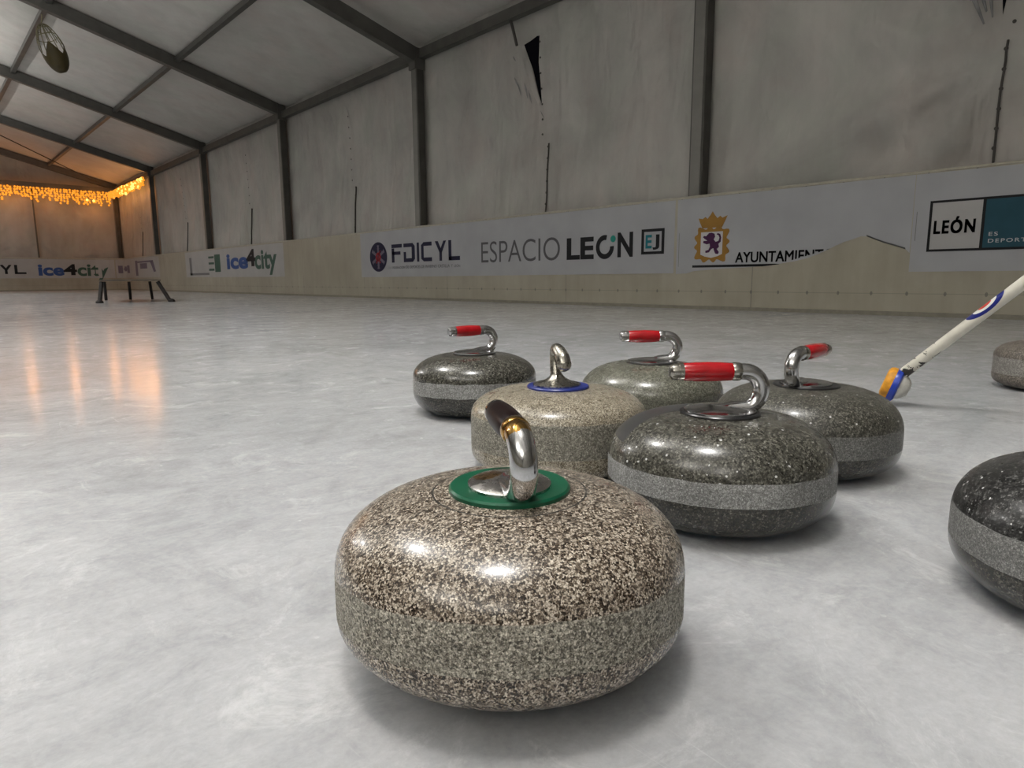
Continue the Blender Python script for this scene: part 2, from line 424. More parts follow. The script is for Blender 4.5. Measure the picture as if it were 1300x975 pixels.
for x, lab in pur:
    bm = bmesh.new(); z = roofz(x) - (.06 if x > 5 else -.04)
    if x > 5: add_box(bm, -.05, .05, YB + .1, YG - .08, -.10, .03)
    else: add_box(bm, -.04, .04, YB + .1, YG - .08, -.04, .04)
    o = obj('eave_beam' if x > 5 else 'roof_purlin', bm, M_post, smooth=False); o.location = (x if x < 5 else 5.99, 0, z)
    tag(o, lab, 'beam')
bm = bmesh.new(); add_box(bm, XCL + .1, XC - .1, -.05, .05, -.07, .07); o = obj('tie_beam', bm, M_post, smooth=False); o.location = (0, Z0 + 5 * P - .12, 3.53)
tag(o, 'dark horizontal beam across the far gable just above the orange light string', 'beam')
for (x, lab) in ((3.50, 'thin dark upright pole in the far wall below the middle of the light string'), (.9, 'thin dark upright pole in the far wall left of the picture edge')):
    bm = bmesh.new(); add_box(bm, -.022, .022, -.022, .022, 0, 3.4); o = obj('wall_pole', bm, M_post, smooth=False); o.location = (x, YG - .09, 0); tag(o, lab, 'pole')
bm = bmesh.new(); a = Vector((2.15, Z0 + 4 * P, roofz(2.15) - .14)); b = Vector((5.7, Z0 + 3.0 * P + .2, roofz(5.7) - .2))
add_tube(bm, [Vector((1.0, Z0 + 4 * P, roofz(1.0) - .16)), Vector((5.5, Z0 + 5 * P - .3, roofz(5.5) - .1))], .016, 8)
tag(obj('brace_cable', bm, M_seam), 'thin dark bracing cable crossing the far roof bay', 'cable')

# ------------------------------------------------------------------ rink barrier
def path(s):
    a = YF - RC - Y0
    if s < a: return Vector((X, Y0 + s, 0)), Vector((-1, 0, 0))
    s -= a
    if s < RC * PI / 2:
        q = s / RC; return Vector((X - RC + RC * math.cos(q), YF - RC + RC * math.sin(q), 0)), Vector((-math.cos(q), -math.sin(q), 0))
    s -= RC * PI / 2; w = (X - XL) - 2 * RC
    if s < w: return Vector((X - RC - s, YF, 0)), Vector((0, -1, 0))
    s -= w
    if s < RC * PI / 2:
        q = PI / 2 + s / RC; return Vector((XL + RC + RC * math.cos(q), YF - RC + RC * math.sin(q), 0)), Vector((-math.cos(q), -math.sin(q), 0))
    s -= RC * PI / 2
    return Vector((XL, YF - RC - s, 0)), Vector((1, 0, 0))
LEN = (YF - RC - Y0) * 2 + RC * PI + (X - XL) - 2 * RC
def barrier_mat():
    t = NT('barrier_plastic'); c = t.coord(); s = t.sep(c)
    n = t.noise(c, 1.3, 5, .6); n2 = t.noise(t.mapping(c, (8, 8, .8)), 1, 5, .6)
    col = t.ramp(n, [(.3, (.285, .26, .205, 1)), (.7, (.36, .335, .27, 1))]); col = t.mix(.4, col, t.ramp(n2, [(.3, W(.75)), (.6, W(1))]), 'MULTIPLY')
    # screw line, panel joints along Y
    fy = t.math('SUBTRACT', t.math('FRACT', t.math('DIVIDE', s[1], .262)), .5); dy = t.math('MULTIPLY', fy, .262); dz = t.math('SUBTRACT', s[2], .175)
    d = t.math('SQRT', t.math('ADD', t.math('MULTIPLY', dy, dy), t.math('MULTIPLY', t.math('MULTIPLY', dz, dz), .35)))
    col = t.mix(t.math('MULTIPLY', t.math('LESS_THAN', d, .010), .62), col, W(.08))
    col = t.mix(t.math('MULTIPLY', t.math('LESS_THAN', t.math('ABSOLUTE', dz), .003), .35), col, W(.1))
    jy = t.math('MULTIPLY', t.math('SUBTRACT', t.math('FRACT', t.math('DIVIDE', s[1], 2.36)), .5), 2.36)
    col = t.mix(t.math('MULTIPLY', t.math('LESS_THAN', t.math('ABSOLUTE', jy), .005), .5), col, W(.1))
    dz2 = t.math('SUBTRACT', s[2], 1.078); fy2 = t.math('MULTIPLY', t.math('SUBTRACT', t.math('FRACT', t.math('DIVIDE', s[1], .31)), .5), .31)
    d2 = t.math('SQRT', t.math('ADD', t.math('MULTIPLY', fy2, fy2), t.math('MULTIPLY', dz2, dz2)))
    col = t.mix(t.math('MULTIPLY', t.math('LESS_THAN', d2, .007), .6), col, W(.08))
    t.set(Base_Color=col, Roughness=.45, Specular_IOR_Level=.4)
    return t.m
M_bar = barrier_mat()
t = empty('rink_barrier', (X, 9, 0)); tag(t, 'long cream plastic rink barrier running round the ice below the cloth wall', 'barrier')
def sweep(name, prof, mat, parent, s0=0, s1=LEN, ds=.6):
    ss = [s0]; 
    while ss[-1] < s1:
        a = ss[-1] + (.1 if (33.3 < ss[-1] + .3 < 36.3) else ds); ss.append(min(a, s1))
    bm = bmesh.new(); rows = []
    for s in ss:
        p, n = path(s); rows.append([bm.verts.new(p - n * o + Vector((0, 0, z)) - Vector((X, 9, 0))) for (o, z) in prof])
    for a, b in zip(rows[:-1], rows[1:]):
        for j in range(len(prof)): bm.faces.new((a[j], b[j], b[(j + 1) % len(prof)], a[(j + 1) % len(prof)]))
    bm.faces.new(rows[0]); bm.faces.new(rows[-1][::-1])
    return obj(name, bm, mat, parent)
sweep('board_face', [(0, .0), (0, 1.085), (.025, 1.085), (.025, .0)], M_bar, t)
sweep('cap_rail', [(-.004, 1.086), (-.004, 1.10), (.004, 1.105), (.036, 1.105), (.036, 1.086)], simple('cap_rail', (.37, .345, .28, 1), .4), t)
sweep('kick_strip', [(-.005, .0), (-.005, .03), (-.001, .034), (-.001, .0)], simple('kick_strip', (.19, .175, .14, 1), .5), t)

# ------------------------------------------------------------------ banners and lettering
M_ban = simple('vinyl_grey', (.315, .32, .335, 1), .5, 0, .06, 3)
M_ban2 = simple('vinyl_pale', (.34, .335, .33, 1), .5, 0, .06, 3)
INK = {k: simple('ink_' + k, c, .6, 0, .05, 10, spec=.2) for k, c in dict(
    navy=(.012, .012, .035, 1), black=(.010, .010, .012, 1), grey=(.085, .085, .09, 1), lgrey=(.16, .16, .165, 1), teal=(.015, .14, .17, 1),
    tealdark=(.018, .062, .088, 1), green=(.02, .20, .16, 1), white=(.42, .43, .44, 1), gold=(.27, .145, .03, 1), purple=(.05, .012, .05, 1), blue=(.035, .075, .22, 1),
    dgreen=(.045, .09, .07, 1), red=(.25, .02, .03, 1), mauve=(.14, .12, .16, 1), shield=(.45, .44, .45, 1)).items()}
def on_path(s, z, off): p, n = path(s); return p + n * off + Vector((0, 0, z))
def text_geo(body, bold=0.0, space=1.0):
    cu = bpy.data.curves.new('t', 'FONT'); cu.body = body; cu.size = 1; cu.offset = bold; cu.space_character = space; cu.resolution_u = 6
    o = bpy.data.objects.new('t', cu); COL.objects.link(o)
    dg = bpy.context.evaluated_depsgraph_get(); me = bpy.data.meshes.new_from_object(o.evaluated_get(dg))
    V = [(v.co.x, v.co.y) for v in me.vertices]; F = [tuple(p.vertices) for p in me.polygons]
    bpy.data.objects.remove(o); bpy.data.curves.remove(cu); bpy.data.meshes.remove(me)
    x0 = min(v[0] for v in V); x1 = max(v[0] for v in V); y0 = min(v[1] for v in V); y1 = max(v[1] for v in V)
    return [((a - x0) / (x1 - x0), (b - y0) / (y1 - y0)) for a, b in V], F
def place(name, V, F, box, mat, parent, off=.004, base=None, flip=False):
    """box: (s_left, s_right, z0, z1) on the barrier path"""
    sl, sr, z0, z1 = box; bm = bmesh.new()
    vs = [bm.verts.new(on_path(sl + (sr - sl) * a, z0 + (z1 - z0) * b, off) - base) for a, b in V]
    for f in F:
        try: bm.faces.new([vs[i] for i in f])
        except ValueError: pass
    return obj(name, bm, mat, parent, smooth=False)
def clip_poly(pl, a, b):
    f = lambda p: (b[0] - a[0]) * (p[1] - a[1]) - (b[1] - a[1]) * (p[0] - a[0])   # keep the side above a-b
    out = []
    for i in range(len(pl)):
        p, q = pl[i - 1], pl[i]; fp, fq = f(p), f(q)
        if (fp >= 0) != (fq >= 0): k = fp / (fp - fq); out.append((p[0] + (q[0] - p[0]) * k, p[1] + (q[1] - p[1]) * k))
        if fq >= 0: out.append(q)
    return out
def text(name, body, box, ink, parent, base, bold=0.0, space=1.0, off=.004, clip=None, fat=0.0):
    V, F = text_geo(body, bold, space)
    if fat:
        fx, fz = fat / abs(box[1] - box[0]), fat / abs(box[3] - box[2]); V0, F0 = V, F; V = []; F = []
        for ox in (-.5, 0, .5):
            for oz in (-.5, 0, .5): F += [tuple(i + len(V) for i in f) for f in F0]; V += [(a + ox * fx, b + oz * fz) for a, b in V0]
    if clip:
        T = [((p[0] - box[0]) / (box[1] - box[0]), (p[1] - box[2]) / (box[3] - box[2])) for p in clip]; V2 = []; F2 = []
        for fc in F:
            pl = clip_poly([V[i] for i in fc], T[0], T[1])
            if len(pl) > 2: F2.append(tuple(range(len(V2), len(V2) + len(pl)))); V2 += pl
        V, F = V2, F2
    return place(name, V, F, box, INK[ink], parent, off, base)
def polyg(name, polys, box, ink, parent, base, off=.004):
    V = []; F = []
    for pl in polys:
        b = len(V); V += pl; F.append(tuple(range(b, b + len(pl))))
    # triangulate via tessellation for concave outlines
    V2 = []; F2 = []
    from mathutils.geometry import tessellate_polygon
    for pl in polys:
        b = len(V2); V2 += pl
        for tri in tessellate_polygon([[Vector((x, y, 0)) for x, y in pl]]): F2.append(tuple(b + i for i in tri))
    return place(name, V2, F2, box, INK[ink] if isinstance(ink, str) else ink, parent, off, base)
def ring_polys(cx, cy, ro, ri, a0=0, a1=2 * PI, n=28, ax=1.0, ay=1.0):
    out = []
    for i in range(n):
        p, q = a0 + (a1 - a0) * i / n, a0 + (a1 - a0) * (i + 1) / n
        out.append([(cx + ax * ri * math.cos(p), cy + ay * ri * math.sin(p)), (cx + ax * ro * math.cos(p), cy + ay * ro * math.sin(p)), (cx + ax * ro * math.cos(q), cy + ay * ro * math.sin(q)), (cx + ax * ri * math.cos(q), cy + ay * ri * math.sin(q))])
    return out
def rect(x0, x1, y0, y1): return [(x0, y0), (x1, y0), (x1, y1), (x0, y1)]
def vinyl(name, outline, base, mat, parent, off=.002, nsub=1):
    """outline in (s, z); thin sheet"""
    from mathutils.geometry import tessellate_polygon
    bm = bmesh.new(); vs = [bm.verts.new(on_path(s, z, off) - base) for s, z in outline]
    for tri in tessellate_polygon([[Vector((s, z, 0)) for s, z in outline]]): bm.faces.new([vs[i] for i in tri])
    return obj(name, bm, mat, parent, smooth=False)
S_ = lambda y: y - Y0          # y on the side wall -> path parameter

# banner one: FDICYL + ESPACIO LEON + EJ
base = Vector((X, 7.1, .35)); t = empty('banner', base)
tag(t, 'long grey banner with the FDICYL and ESPACIO LEÓN logos left of the crest', 'banner')
vinyl('vinyl_sheet', [(S_(10.26), .35), (S_(3.96), .355), (S_(3.96), 1.078), (S_(10.26), 1.078)], base, M_ban, t)
sq = (S_(9.96), S_(9.42), .435, .915)
polyg('round_emblem', ring_polys(.5, .5, .5, .0, n=36), sq, 'navy', t, base, .004)
arms = []
for i in range(6):
    a = PI / 2 + i * PI / 3; dx, dy = math.cos(a), math.sin(a); nx, ny = -dy * .045, dx * .045
    arms.append([(.5 + nx, .5 + ny), (.5 - nx, .5 - ny), (.5 + dx * .40 - nx, .5 + dy * .40 - ny), (.5 + dx * .40 + nx, .5 + dy * .40 + ny)])
    for q in (.22, .32):
        for sg in (-1, 1):
            b_ = a + sg * .8; ex, ey = math.cos(b_) * .10, math.sin(b_) * .10; px_, py_ = .5 + dx * q, .5 + dy * q
            arms.append([(px_ - .012, py_), (px_ + .012, py_), (px_ + ex + .012, py_ + ey), (px_ + ex - .012, py_ + ey)])
polyg('snowflake', arms, sq, 'mauve', t, base, .0052)
polyg('red_core', ring_polys(.5, .5, .16, .07, n=12) + [[(.36, .30), (.42, .28), (.52, .5), (.46, .5)], [(.64, .72), (.58, .72), (.48, .5), (.54, .5)], [(.64, .30), (.58, .28), (.48, .5), (.54, .5)]], sq, 'red', t, base, .006)
# blocky letters F D I C Y L, each on a 0..1 box
w_ = .20
def letter(ch):
    return {'F': [rect(0, .26, 0, .78), rect(0, 1, .80, 1), rect(.0, .85, .42, .60)],
            'D': [rect(0, .8, .80, 1), rect(0, .8, 0, .2), [(.72, 0), (.82, 0), (1, .16), (1, .84), (.82, 1), (.72, 1)], rect(0, .22, .2, .55)],
            'I': [rect(.0, 1, 0, 1)],
            'C': [rect(.22, 1, .80, 1), rect(.22, 1, 0, .2), [(0, .14), (.24, 0), (.24, 1), (0, .86)]],
            'Y': [[(0, 1), (.27, 1), (.62, .48), (.5, .38), (.4, .42)], [(1, 1), (.76, 1), (.42, .5), (.4, .42), (.62, .42)], rect(.39, .62, 0, .45)],
            'L': [rect(0, .26, 0, 1), rect(0, 1, 0, .2)]}[ch]
def word_block(word, xs, box, ink, parent, base, off=.004):
    for ch, (a, b) in zip(word, xs):
        s0 = box[0] + (box[1] - box[0]) * a; s1 = box[0] + (box[1] - box[0]) * b
        polyg('letter', letter(ch), (s0, s1, box[2], box[3]), ink, parent, base, off)
FX = [(0, .17), (.195, .37), (.40, .435), (.465, .62), (.665, .82), (.85, 1)]
word_block('FDICYL', FX, (S_(9.28), S_(7.50), .575, .86), 'navy', t, base)
ph_ = 'FEDERACIÓN DE DEPORTES DE INVIERNO CASTILLA Y LEÓN'; ci = 0
for wd in ph_.split(' '):
    a_, b_ = ci / len(ph_), (ci + len(wd)) / len(ph_); ci += len(wd) + 1
    text('small_word', wd, (S_(9.26 - 1.76 * a_), S_(9.26 - 1.76 * b_), .478, .522), 'grey', t, base, .0)
text('lettering_espacio', 'ESPACIO', (S_(7.03), S_(5.56), .525, .80), 'grey', t, base, -.006)
text('lettering_le', 'LE', (S_(5.45), S_(5.03), .525, .775), 'black', t, base, .035)
polyg('broken_o', ring_polys(.5, .5, .5, .29, PI * .42, PI * 2.02, n=26), (S_(5.00), S_(4.74), .52, .785), 'black', t, base)
polyg('green_dot', ring_polys(.5, .5, .5, 0, n=14), (S_(4.79), S_(4.715), .70, .775), 'green', t, base, .005)
text('lettering_n', 'N', (S_(4.69), S_(4.48), .535, .80), 'black', t, base, .035)
polyg('square_frame', [rect(0, 1, 0, .11), rect(0, 1, .89, 1), rect(0, .12, .11, .89), rect(.88, 1, .11, .89)], (S_(4.37), S_(4.08), .555, .815), 'black', t, base)
text('lettering_e', 'E', (S_(4.315), S_(4.235), .615, .755), 'teal', t, base, .03, off=.005)
text('lettering_j', 'J', (S_(4.225), S_(4.14), .60, .755), 'black', t, base, .03, off=.005)

# banner two: crest and AYUNTAMIENTO, bottom torn away
base = Vector((X, 2.9, .4)); t = empty('banner', base)
tag(t, 'torn grey banner with the gold crest and AYUNTAMIENTO lettering', 'banner')
torn = [(1.80, .335), (1.80, .49), (1.83, .52), (1.90, .545), (1.99, .575), (2.06, .605), (2.12, .632), (2.17, .635), (2.23, .615), (2.30, .595), (2.36, .57), (2.42, .54), (2.50, .505), (2.61, .468), (2.72, .445), (2.82, .432), (2.95, .415), (3.15, .402), (3.38, .395), (3.55, .385), (3.72, .375), (3.80, .352), (3.93, .348)]
vinyl('vinyl_sheet', [(S_(y), z) for y, z in torn[::-1]] + [(S_(1.80), 1.078), (S_(3.93), 1.078)], base, M_ban, t)
bm = bmesh.new()
ed = torn[2:7]; A = [bm.verts.new(Vector((X - .004, y, z)) - base) for y, z in ed]; B = [bm.verts.new(Vector((X - .016, y, z + .012)) - base) for y, z in ed]
for i in range(len(ed) - 1): bm.faces.new((A[i], A[i + 1], B[i + 1], B[i]))
obj('curled_edge', bm, simple('vinyl_edge', (.12, .12, .12, 1), .6), t)
bx = (S_(3.725), S_(3.345), .455, .94)
frame_out = []
N_ = 72
for i in range(N_):
    a = 2 * PI * i / N_; c_, s_ = math.cos(a), math.sin(a); k = 1 / max(abs(c_) ** 6 + abs(s_) ** 6, 1e-6) ** (1 / 6)
    rr = 1 + .10 * math.sin(i * PI / 3)
    frame_out.append((.5 + .46 * c_ * k * rr, .355 + .325 * s_ * k * rr))
polyg('crest_frame', [frame_out], bx, 'gold', t, base, .004)
crown = [(.22, .68), (.14, .80), (.10, .88), (.22, .86), (.30, .90), (.36, .86), (.44, .93), (.50, 1.0), (.56, .93), (.64, .86), (.72, .90), (.78, .86), (.92, .90), (.86, .80), (.78, .68)]
polyg('crest_crown', [crown], bx, 'gold', t, base, .0045)
polyg('crest_shield', [[(.19, .60), (.19, .16), (.32, .12), (.5, .09), (.68, .12), (.81, .16), (.81, .60)]], bx, 'shield', t, base, .0052)
lion = [(.34, .52), (.42, .58), (.50, .585), (.58, .56), (.60, .50), (.56, .45), (.62, .40), (.70, .42), (.72, .48), (.69, .53), (.64, .54), (.66, .57), (.74, .55), (.77, .48), (.76, .40), (.70, .36), (.72, .30), (.66, .26), (.72, .20), (.70, .16), (.62, .17), (.58, .23), (.56, .28), (.50, .26), (.44, .20), (.34, .19), (.33, .23), (.42, .25), (.46, .31), (.45, .37), (.36, .36), (.26, .39), (.27, .43), (.38, .43), (.30, .47), (.25, .50), (.28, .53)]
polyg('crest_lion', [lion], bx, 'purple', t, base, .006)
text('lettering', 'AYUNTAMIENTO', (S_(3.275), S_(2.37), .448, .542), 'black', t, base, 0.0, fat=.005, clip=((S_(2.82), .434), (S_(2.40), .546)))
polyg('underline', [rect(0, .82, 0, 1), [(.82, 0), (1, .75), (.95, 1), (.82, 1)]], (S_(3.74), S_(2.84), .408, .430), 'black', t, base)
polyg('side_mark', [rect(0, 1, 0, 1)], (S_(3.905), S_(3.90), .42, .75), 'lgrey', t, base)

# banner three: LEON / ES DEPORTE
base = Vector((X, .4, .4)); t = empty('banner', base)
tag(t, 'grey banner with the boxed LEÓN ES DEPORTE sign at the right edge', 'banner')
vinyl('vinyl_sheet', [(S_(1.795), .345), (S_(-1.6), .345), (S_(-1.6), 1.07), (S_(1.795), 1.078)], base, M_ban, t)
polyg('side_mark', [rect(0, 1, 0, 1)], (S_(1.772), S_(1.768), .58, .80), 'lgrey', t, base)
polyg('pale_box', [rect(0, 1, 0, 1)], (S_(1.675), S_(1.34), .505, .862), M_ban2, t, base, .003)
polyg('teal_box', [rect(0, 1, 0, 1)], (S_(1.34), S_(.62), .505, .862), 'tealdark', t, base, .003)
bw = .017
polyg('sign_frame', [rect(0, 1, 0, .045), rect(0, 1, .955, 1), rect(0, .017, .045, .955), rect(.983, 1, .045, .955), rect(.315, .333, .045, .955)], (S_(1.685), S_(.61), .495, .872), 'black', t, base, .0045)
text('lettering_leon', 'LEÓN', (S_(1.645), S_(1.385), .628, .745), 'black', t, base, 0.0, 1.2, .0045, fat=.008)
text('lettering_es', 'ES', (S_(1.295), S_(1.24), .595, .622), 'white', t, base, .01, 1.2, .0045)
text('lettering_deporte', 'DEPORTE', (S_(1.295), S_(1.04), .547, .574), 'white', t, base, .01, 1.25, .0045)

# banner four: small far banner with ice4city
base = Vector((X, 16, .38)); t = empty('banner', base)
tag(t, 'small far banner with ice4city lettering on the side barrier left of the tall plain boards', 'banner')
vinyl('vinyl_sheet', [(S_(19.9), .40), (S_(13.4), .38), (S_(13.4), 1.07), (S_(19.9), 1.07)], base, M_ban2, t)
text('lettering_ice', 'ice', (S_(16.7), S_(15.35), .57, .93), 'blue', t, base, .04)
text('lettering_four', '4', (S_(15.45), S_(14.9), .62, 1.0), 'black', t, base, .04)
text('lettering_city', 'city', (S_(14.95), S_(13.75), .42, .96), 'dgreen', t, base, .03)
polyg('dark_logo', [rect(0, .45, .80, .92), rect(0, .45, .45, .57), rect(0, .45, .08, .2), rect(.5, .95, .0, 1.0)], (S_(18.0), S_(17.1), .52, .95), 'dgreen', t, base)
polyg('faint_frame', [rect(0, .12, 0, 1), rect(0, 1, 0, .12)], (S_(19.55), S_(18.0), .45, .92), 'lgrey', t, base)
# banner five: far end
base = Vector((3.5, YF, .4)); t = empty('banner', base)
tag(t, 'far end banner with YL and ice4city lettering below the orange light string', 'banner')
n_ = 24; sa, sb = 34.30, 39.2
pts_ = [(sa + (sb - sa) * i / n_, .42) for i in range(n_ + 1)] + [(sb - (sb - sa) * i / n_, 1.06) for i in range(n_ + 1)]
bm = bmesh.new(); lo = [bm.verts.new(on_path(s, z, .003) - base) for s, z in pts_[:n_ + 1]]; hi = [bm.verts.new(on_path(s, z, .003) - base) for s, z in pts_[n_ + 1:][::-1]]
for i in range(n_): bm.faces.new((lo[i], lo[i + 1], hi[i + 1], hi[i]))
obj('vinyl_sheet', bm, M_ban2, t, smooth=False)
word_block('FDICYL', FX, (39.05, 36.95, .56, .86), 'black', t, base, .006)
text('lettering_ice', 'ice', (36.62, 35.88, .50, .88), 'blue', t, base, .04, off=.006)
text('lettering_four', '4', (35.90, 35.50, .52, .90), 'black', t, base, .04, off=.006)
text('lettering_city', 'city', (35.49, 34.53, .36, .90), 'dgreen', t, base, .03, off=.006)
# banner six: corner banner, dark arch logo
base = Vector((5.6, 25.0, .4)); t = empty('banner', base)
tag(t, 'pale corner banner with mauve and dark block logos behind the bench', 'banner')
bm = bmesh.new(); ss = [29.5 + 4.75 * i / 16 for i in range(17)]; lo = [bm.verts.new(on_path(s, .42, .003) - base) for s in ss]; hi = [bm.verts.new(on_path(s, 1.06, .003) - base) for s in ss]
for i in range(16): bm.faces.new((lo[i], lo[i + 1], hi[i + 1], hi[i]))
obj('vinyl_sheet', bm, M_ban2, t, smooth=False)
polyg('mauve_logo', [rect(0, .3, .1, .9), rect(.34, .62, .3, .8), rect(.66, 1, .1, .9), rect(.3, .7, .45, .6)], (34.2, 33.15, .55, .88), 'mauve', t, base, .006)
polyg('dark_logo', [rect(0, .12, 0, 1), rect(.12, .9, .84, .95), rect(.25, .6, .45, .8), [(.75, .9), (.9, .9), (1, .25), (.9, .2)]], (32.35, 29.9, .48, .98), 'mauve', t, base, .006)

# ------------------------------------------------------------------ low bench far down the ice
a = Vector((2.02, 10.97, 0)); dirx = Vector((.985, -.17, 0)); diry = Vector((.19, .98, 0))
t = empty('low_bench', a); tag(t, 'low bench with dark splayed legs standing on the ice at the far left', 'bench')
M_leg = simple('black_steel', (.018, .015, .014, 1), .55)
bm = bmesh.new(); ztop = .33
c4 = [Vector((.02, .0, 0)), dirx * .80, dirx * .80 + diry * 1.5, diry * 1.5 + Vector((.02, 0, 0))]
lo = [bm.verts.new(c + Vector((0, 0, ztop - .016))) for c in c4]; hi = [bm.verts.new(c + Vector((0, 0, ztop))) for c in c4]
bm.faces.new(lo[::-1]); bm.faces.new(hi)
for i in range(4): bm.faces.new((lo[i], lo[(i + 1) % 4], hi[(i + 1) % 4], hi[i]))
obj('bench_top', bm, simple('bench_top', (.09, .08, .07, 1), .7), t, smooth=False)
lg = [((0.0, 0, 0), (.06, .06, ztop - .03)), (dirx * .90, dirx * .76 + diry * .06), (dirx * .74 + diry * 1.4, dirx * .72 + diry * 1.35), (dirx * .42 + diry * 1.3, dirx * .42 + diry * 1.3), (diry * 1.4 + dirx * .08, diry * 1.35 + dirx * .08)]
for i, (p, q) in enumerate(lg):
    p = Vector(p); q = Vector(q); q.z = ztop - .03; p.z = .01
    bm = bmesh.new(); add_tube(bm, [p, q], .028 if i < 2 else .022, 10); L = obj('leg', bm, M_leg, t)
    if i < 2:
        bm = bmesh.new(); add_lathe(bm, [(0, 0), (.05, 0), (.05, .025), (.03, .045), (0, .05)], 14, Matrix.Translation((p.x + (.02 if i else 0), p.y, 0))); obj('foot', bm, M_leg, L)

# ------------------------------------------------------------------ hanging egg ornament
t = empty('hanging_ornament', (2.19, 13.49, 4.05)); t.rotation_euler = (0, 0, math.atan2(RH.y, RH.x))
tag(t, 'egg shaped wire ornament with a zigzag brown shell hanging from the roof', 'ornament')
M_wire = simple('gilt_wire', (.20, .18, .10, 1), .5, .3); M_shell = simple('brown_shell', (.055, .040, .008, 1), .55, 0, .2, 8)
TL = Matrix.Rotation(math.radians(16), 4, 'Y').inverted()
TL = Matrix.Rotation(math.radians(-20), 4, 'Y')
def egg(zn): # radius at normalised height -1..1
    return .178 * math.sqrt(max(0, 1 - zn * zn)) * (1 - .12 * zn)
hz = .40
for k in range(12):
    a = 2 * PI * k / 12; bm = bmesh.new()
    add_tube(bm, [TL @ Vector((egg(z) * math.cos(a), egg(z) * math.sin(a), hz * z)) for z in [-.0 + .99 * i / 12 for i in range(13)]], .007, 6); obj('wire', bm, M_wire, t)
bm = bmesh.new(); n = 36; R0 = []
rows = 10; grid = []
for j in range(rows + 1):
    row = []
    for i in range(n):
        zz = (abs(((i / n * 4 + .75) % 1) - .5) * 2) * .55 - .42; z = -1 + (zz + 1) * j / rows; a = 2 * PI * i / n
        row.append(bm.verts.new(TL @ Vector((egg(z) * math.cos(a), egg(z) * math.sin(a), hz * z))) if j else None)
    grid.append(row)
bot = bm.verts.new(TL @ Vector((0, 0, -hz)))
for i in range(n): bm.faces.new((bot, grid[1][(i + 1) % n], grid[1][i]))
for j in range(1, rows):
    for i in range(n): bm.faces.new((grid[j][i], grid[j][(i + 1) % n], grid[j + 1][(i + 1) % n], grid[j + 1][i]))
sh = obj('shell', bm, M_shell, t, angle=180); md = sh.modifiers.new('s', 'SOLIDIFY'); md.thickness = .006
for zz in (.45, .75):
    bm = bmesh.new(); add_tube(bm, [TL @ Vector((egg(zz) * math.cos(a), egg(zz) * math.sin(a), hz * zz)) for a in [2 * PI * i / 24 for i in range(25)]], .006, 6, False); obj('wire_ring', bm, M_wire, t)
top = TL @ Vector((0, 0, hz)); bm = bmesh.new(); add_tube(bm, [top, top + Vector((.03, 0, .12)), Vector((top.x + .02, 0, .52))], .008, 6); obj('hanger', bm, M_wire, t)

# ------------------------------------------------------------------ orange string lights
def emis(name, col, s):
    t = NT(name); t.set(Base_Color=W(0.02), Emission_Color=col, Emission_Strength=s); return t.m
M_bulb = emis('warm_bulb', (1.0, .30, .020, 1), .85)
M_bulb2 = emis('bright_bulb', (1.0, .52, .10, 1), 1.9)
gl = empty('string_lights', (3.5, YG - .22, 3.35)); tag(gl, 'dense orange string of fairy lights hanging along the far end of the tent', 'string lights')
gb = Vector((3.5, YG - .22, 3.35))
ln = [Vector((-1.4, YG - .30, 3.44)), Vector((5.72, YG - .30, 3.42)), Vector((5.80, Z0 + 4 * P + .25, 3.46))]
bm = bmesh.new(); wp = []
for i in range(25): wp.append(ln[0].lerp(ln[1], i / 24) + Vector((0, 0, -.04 * math.sin(i * 1.7))) - gb)
for i in range(1, 13): wp.append(ln[1].lerp(ln[2], i / 12) + Vector((0, 0, -.05 * math.sin(PI * i / 12) + .02)) - gb)
add_tube(bm, wp, .006, 6, False); obj('wire', bm, M_seam, gl)
bulbs = []
q = 0.0
while q < 7.15:
    nb = random.choice((4, 5, 6, 7)); x = -1.4 + q; dz = 0
    for j in range(nb):
        bulbs.append((Vector((x + random.uniform(-.03, .03), YG - .30 + random.uniform(-.02, .02), 3.43 - .072 * j - random.uniform(0, .03))), random.random() < .06)); 
    q += .085
q = 0.0; L2 = (ln[2] - ln[1]).length
while q < L2:
    p = ln[1].lerp(ln[2], q / L2); nb = random.choice((3, 4, 5)) 
    for j in range(nb):
        bulbs.append((p + Vector((random.uniform(-.02, .02), random.uniform(-.03, .03), -.06 * j - random.uniform(0, .03))), q > L2 * .3 and random.random() < .22))
    q += .10
bulbs.sort(key=lambda b: b[0].y - b[0].x * .5 - (3 if b[1] else 0))
def bulb_bm(bm, c, r):
    add_lathe(bm, [(0, -r), (r * .7, -r * .7), (r, 0), (r * .7, r * .7), (0, r * 1.2)], 6, Matrix.Translation(c))
bm = bmesh.new(); bulb_bm(bm, (0, 0, 0), .036); b0 = obj('bulb', bm, M_bulb, gl, angle=180)
bm = bmesh.new(); bulb_bm(bm, (0, 0, 0), .042); b1 = obj('bulb', bm, M_bulb2, gl, angle=180)
u0 = u1 = False; rest = []
for i, (p, br) in enumerate(bulbs):
    if i < 98:
        src = b1 if br else b0
        if (br and not u1) or (not br and not u0): c = src
        else: c = src.copy(); COL.objects.link(c)
        if br: u1 = True
        else: u0 = True
        c.location = p - gb
    else: rest.append((p, br))
for br, mt in ((False, M_bulb),):
    bm = bmesh.new()
    for p, b_ in rest: bulb_bm(bm, p - gb, .036)
    o = obj('bulbs', bm, mt, gl, angle=180); o['kind'] = 'stuff'
def point(loc, e, col, r=.05):
    ld = bpy.data.lights.new('glow', 'POINT'); ld.energy = e; ld.color = col; ld.shadow_soft_size = r
    o = bpy.data.objects.new('glow', ld); COL.objects.link(o); o.location = loc; return o
for i in range(6): point((-.9 + i * 1.25, YG - .55, 3.15), 5.5, (1, .40, .12), .12)
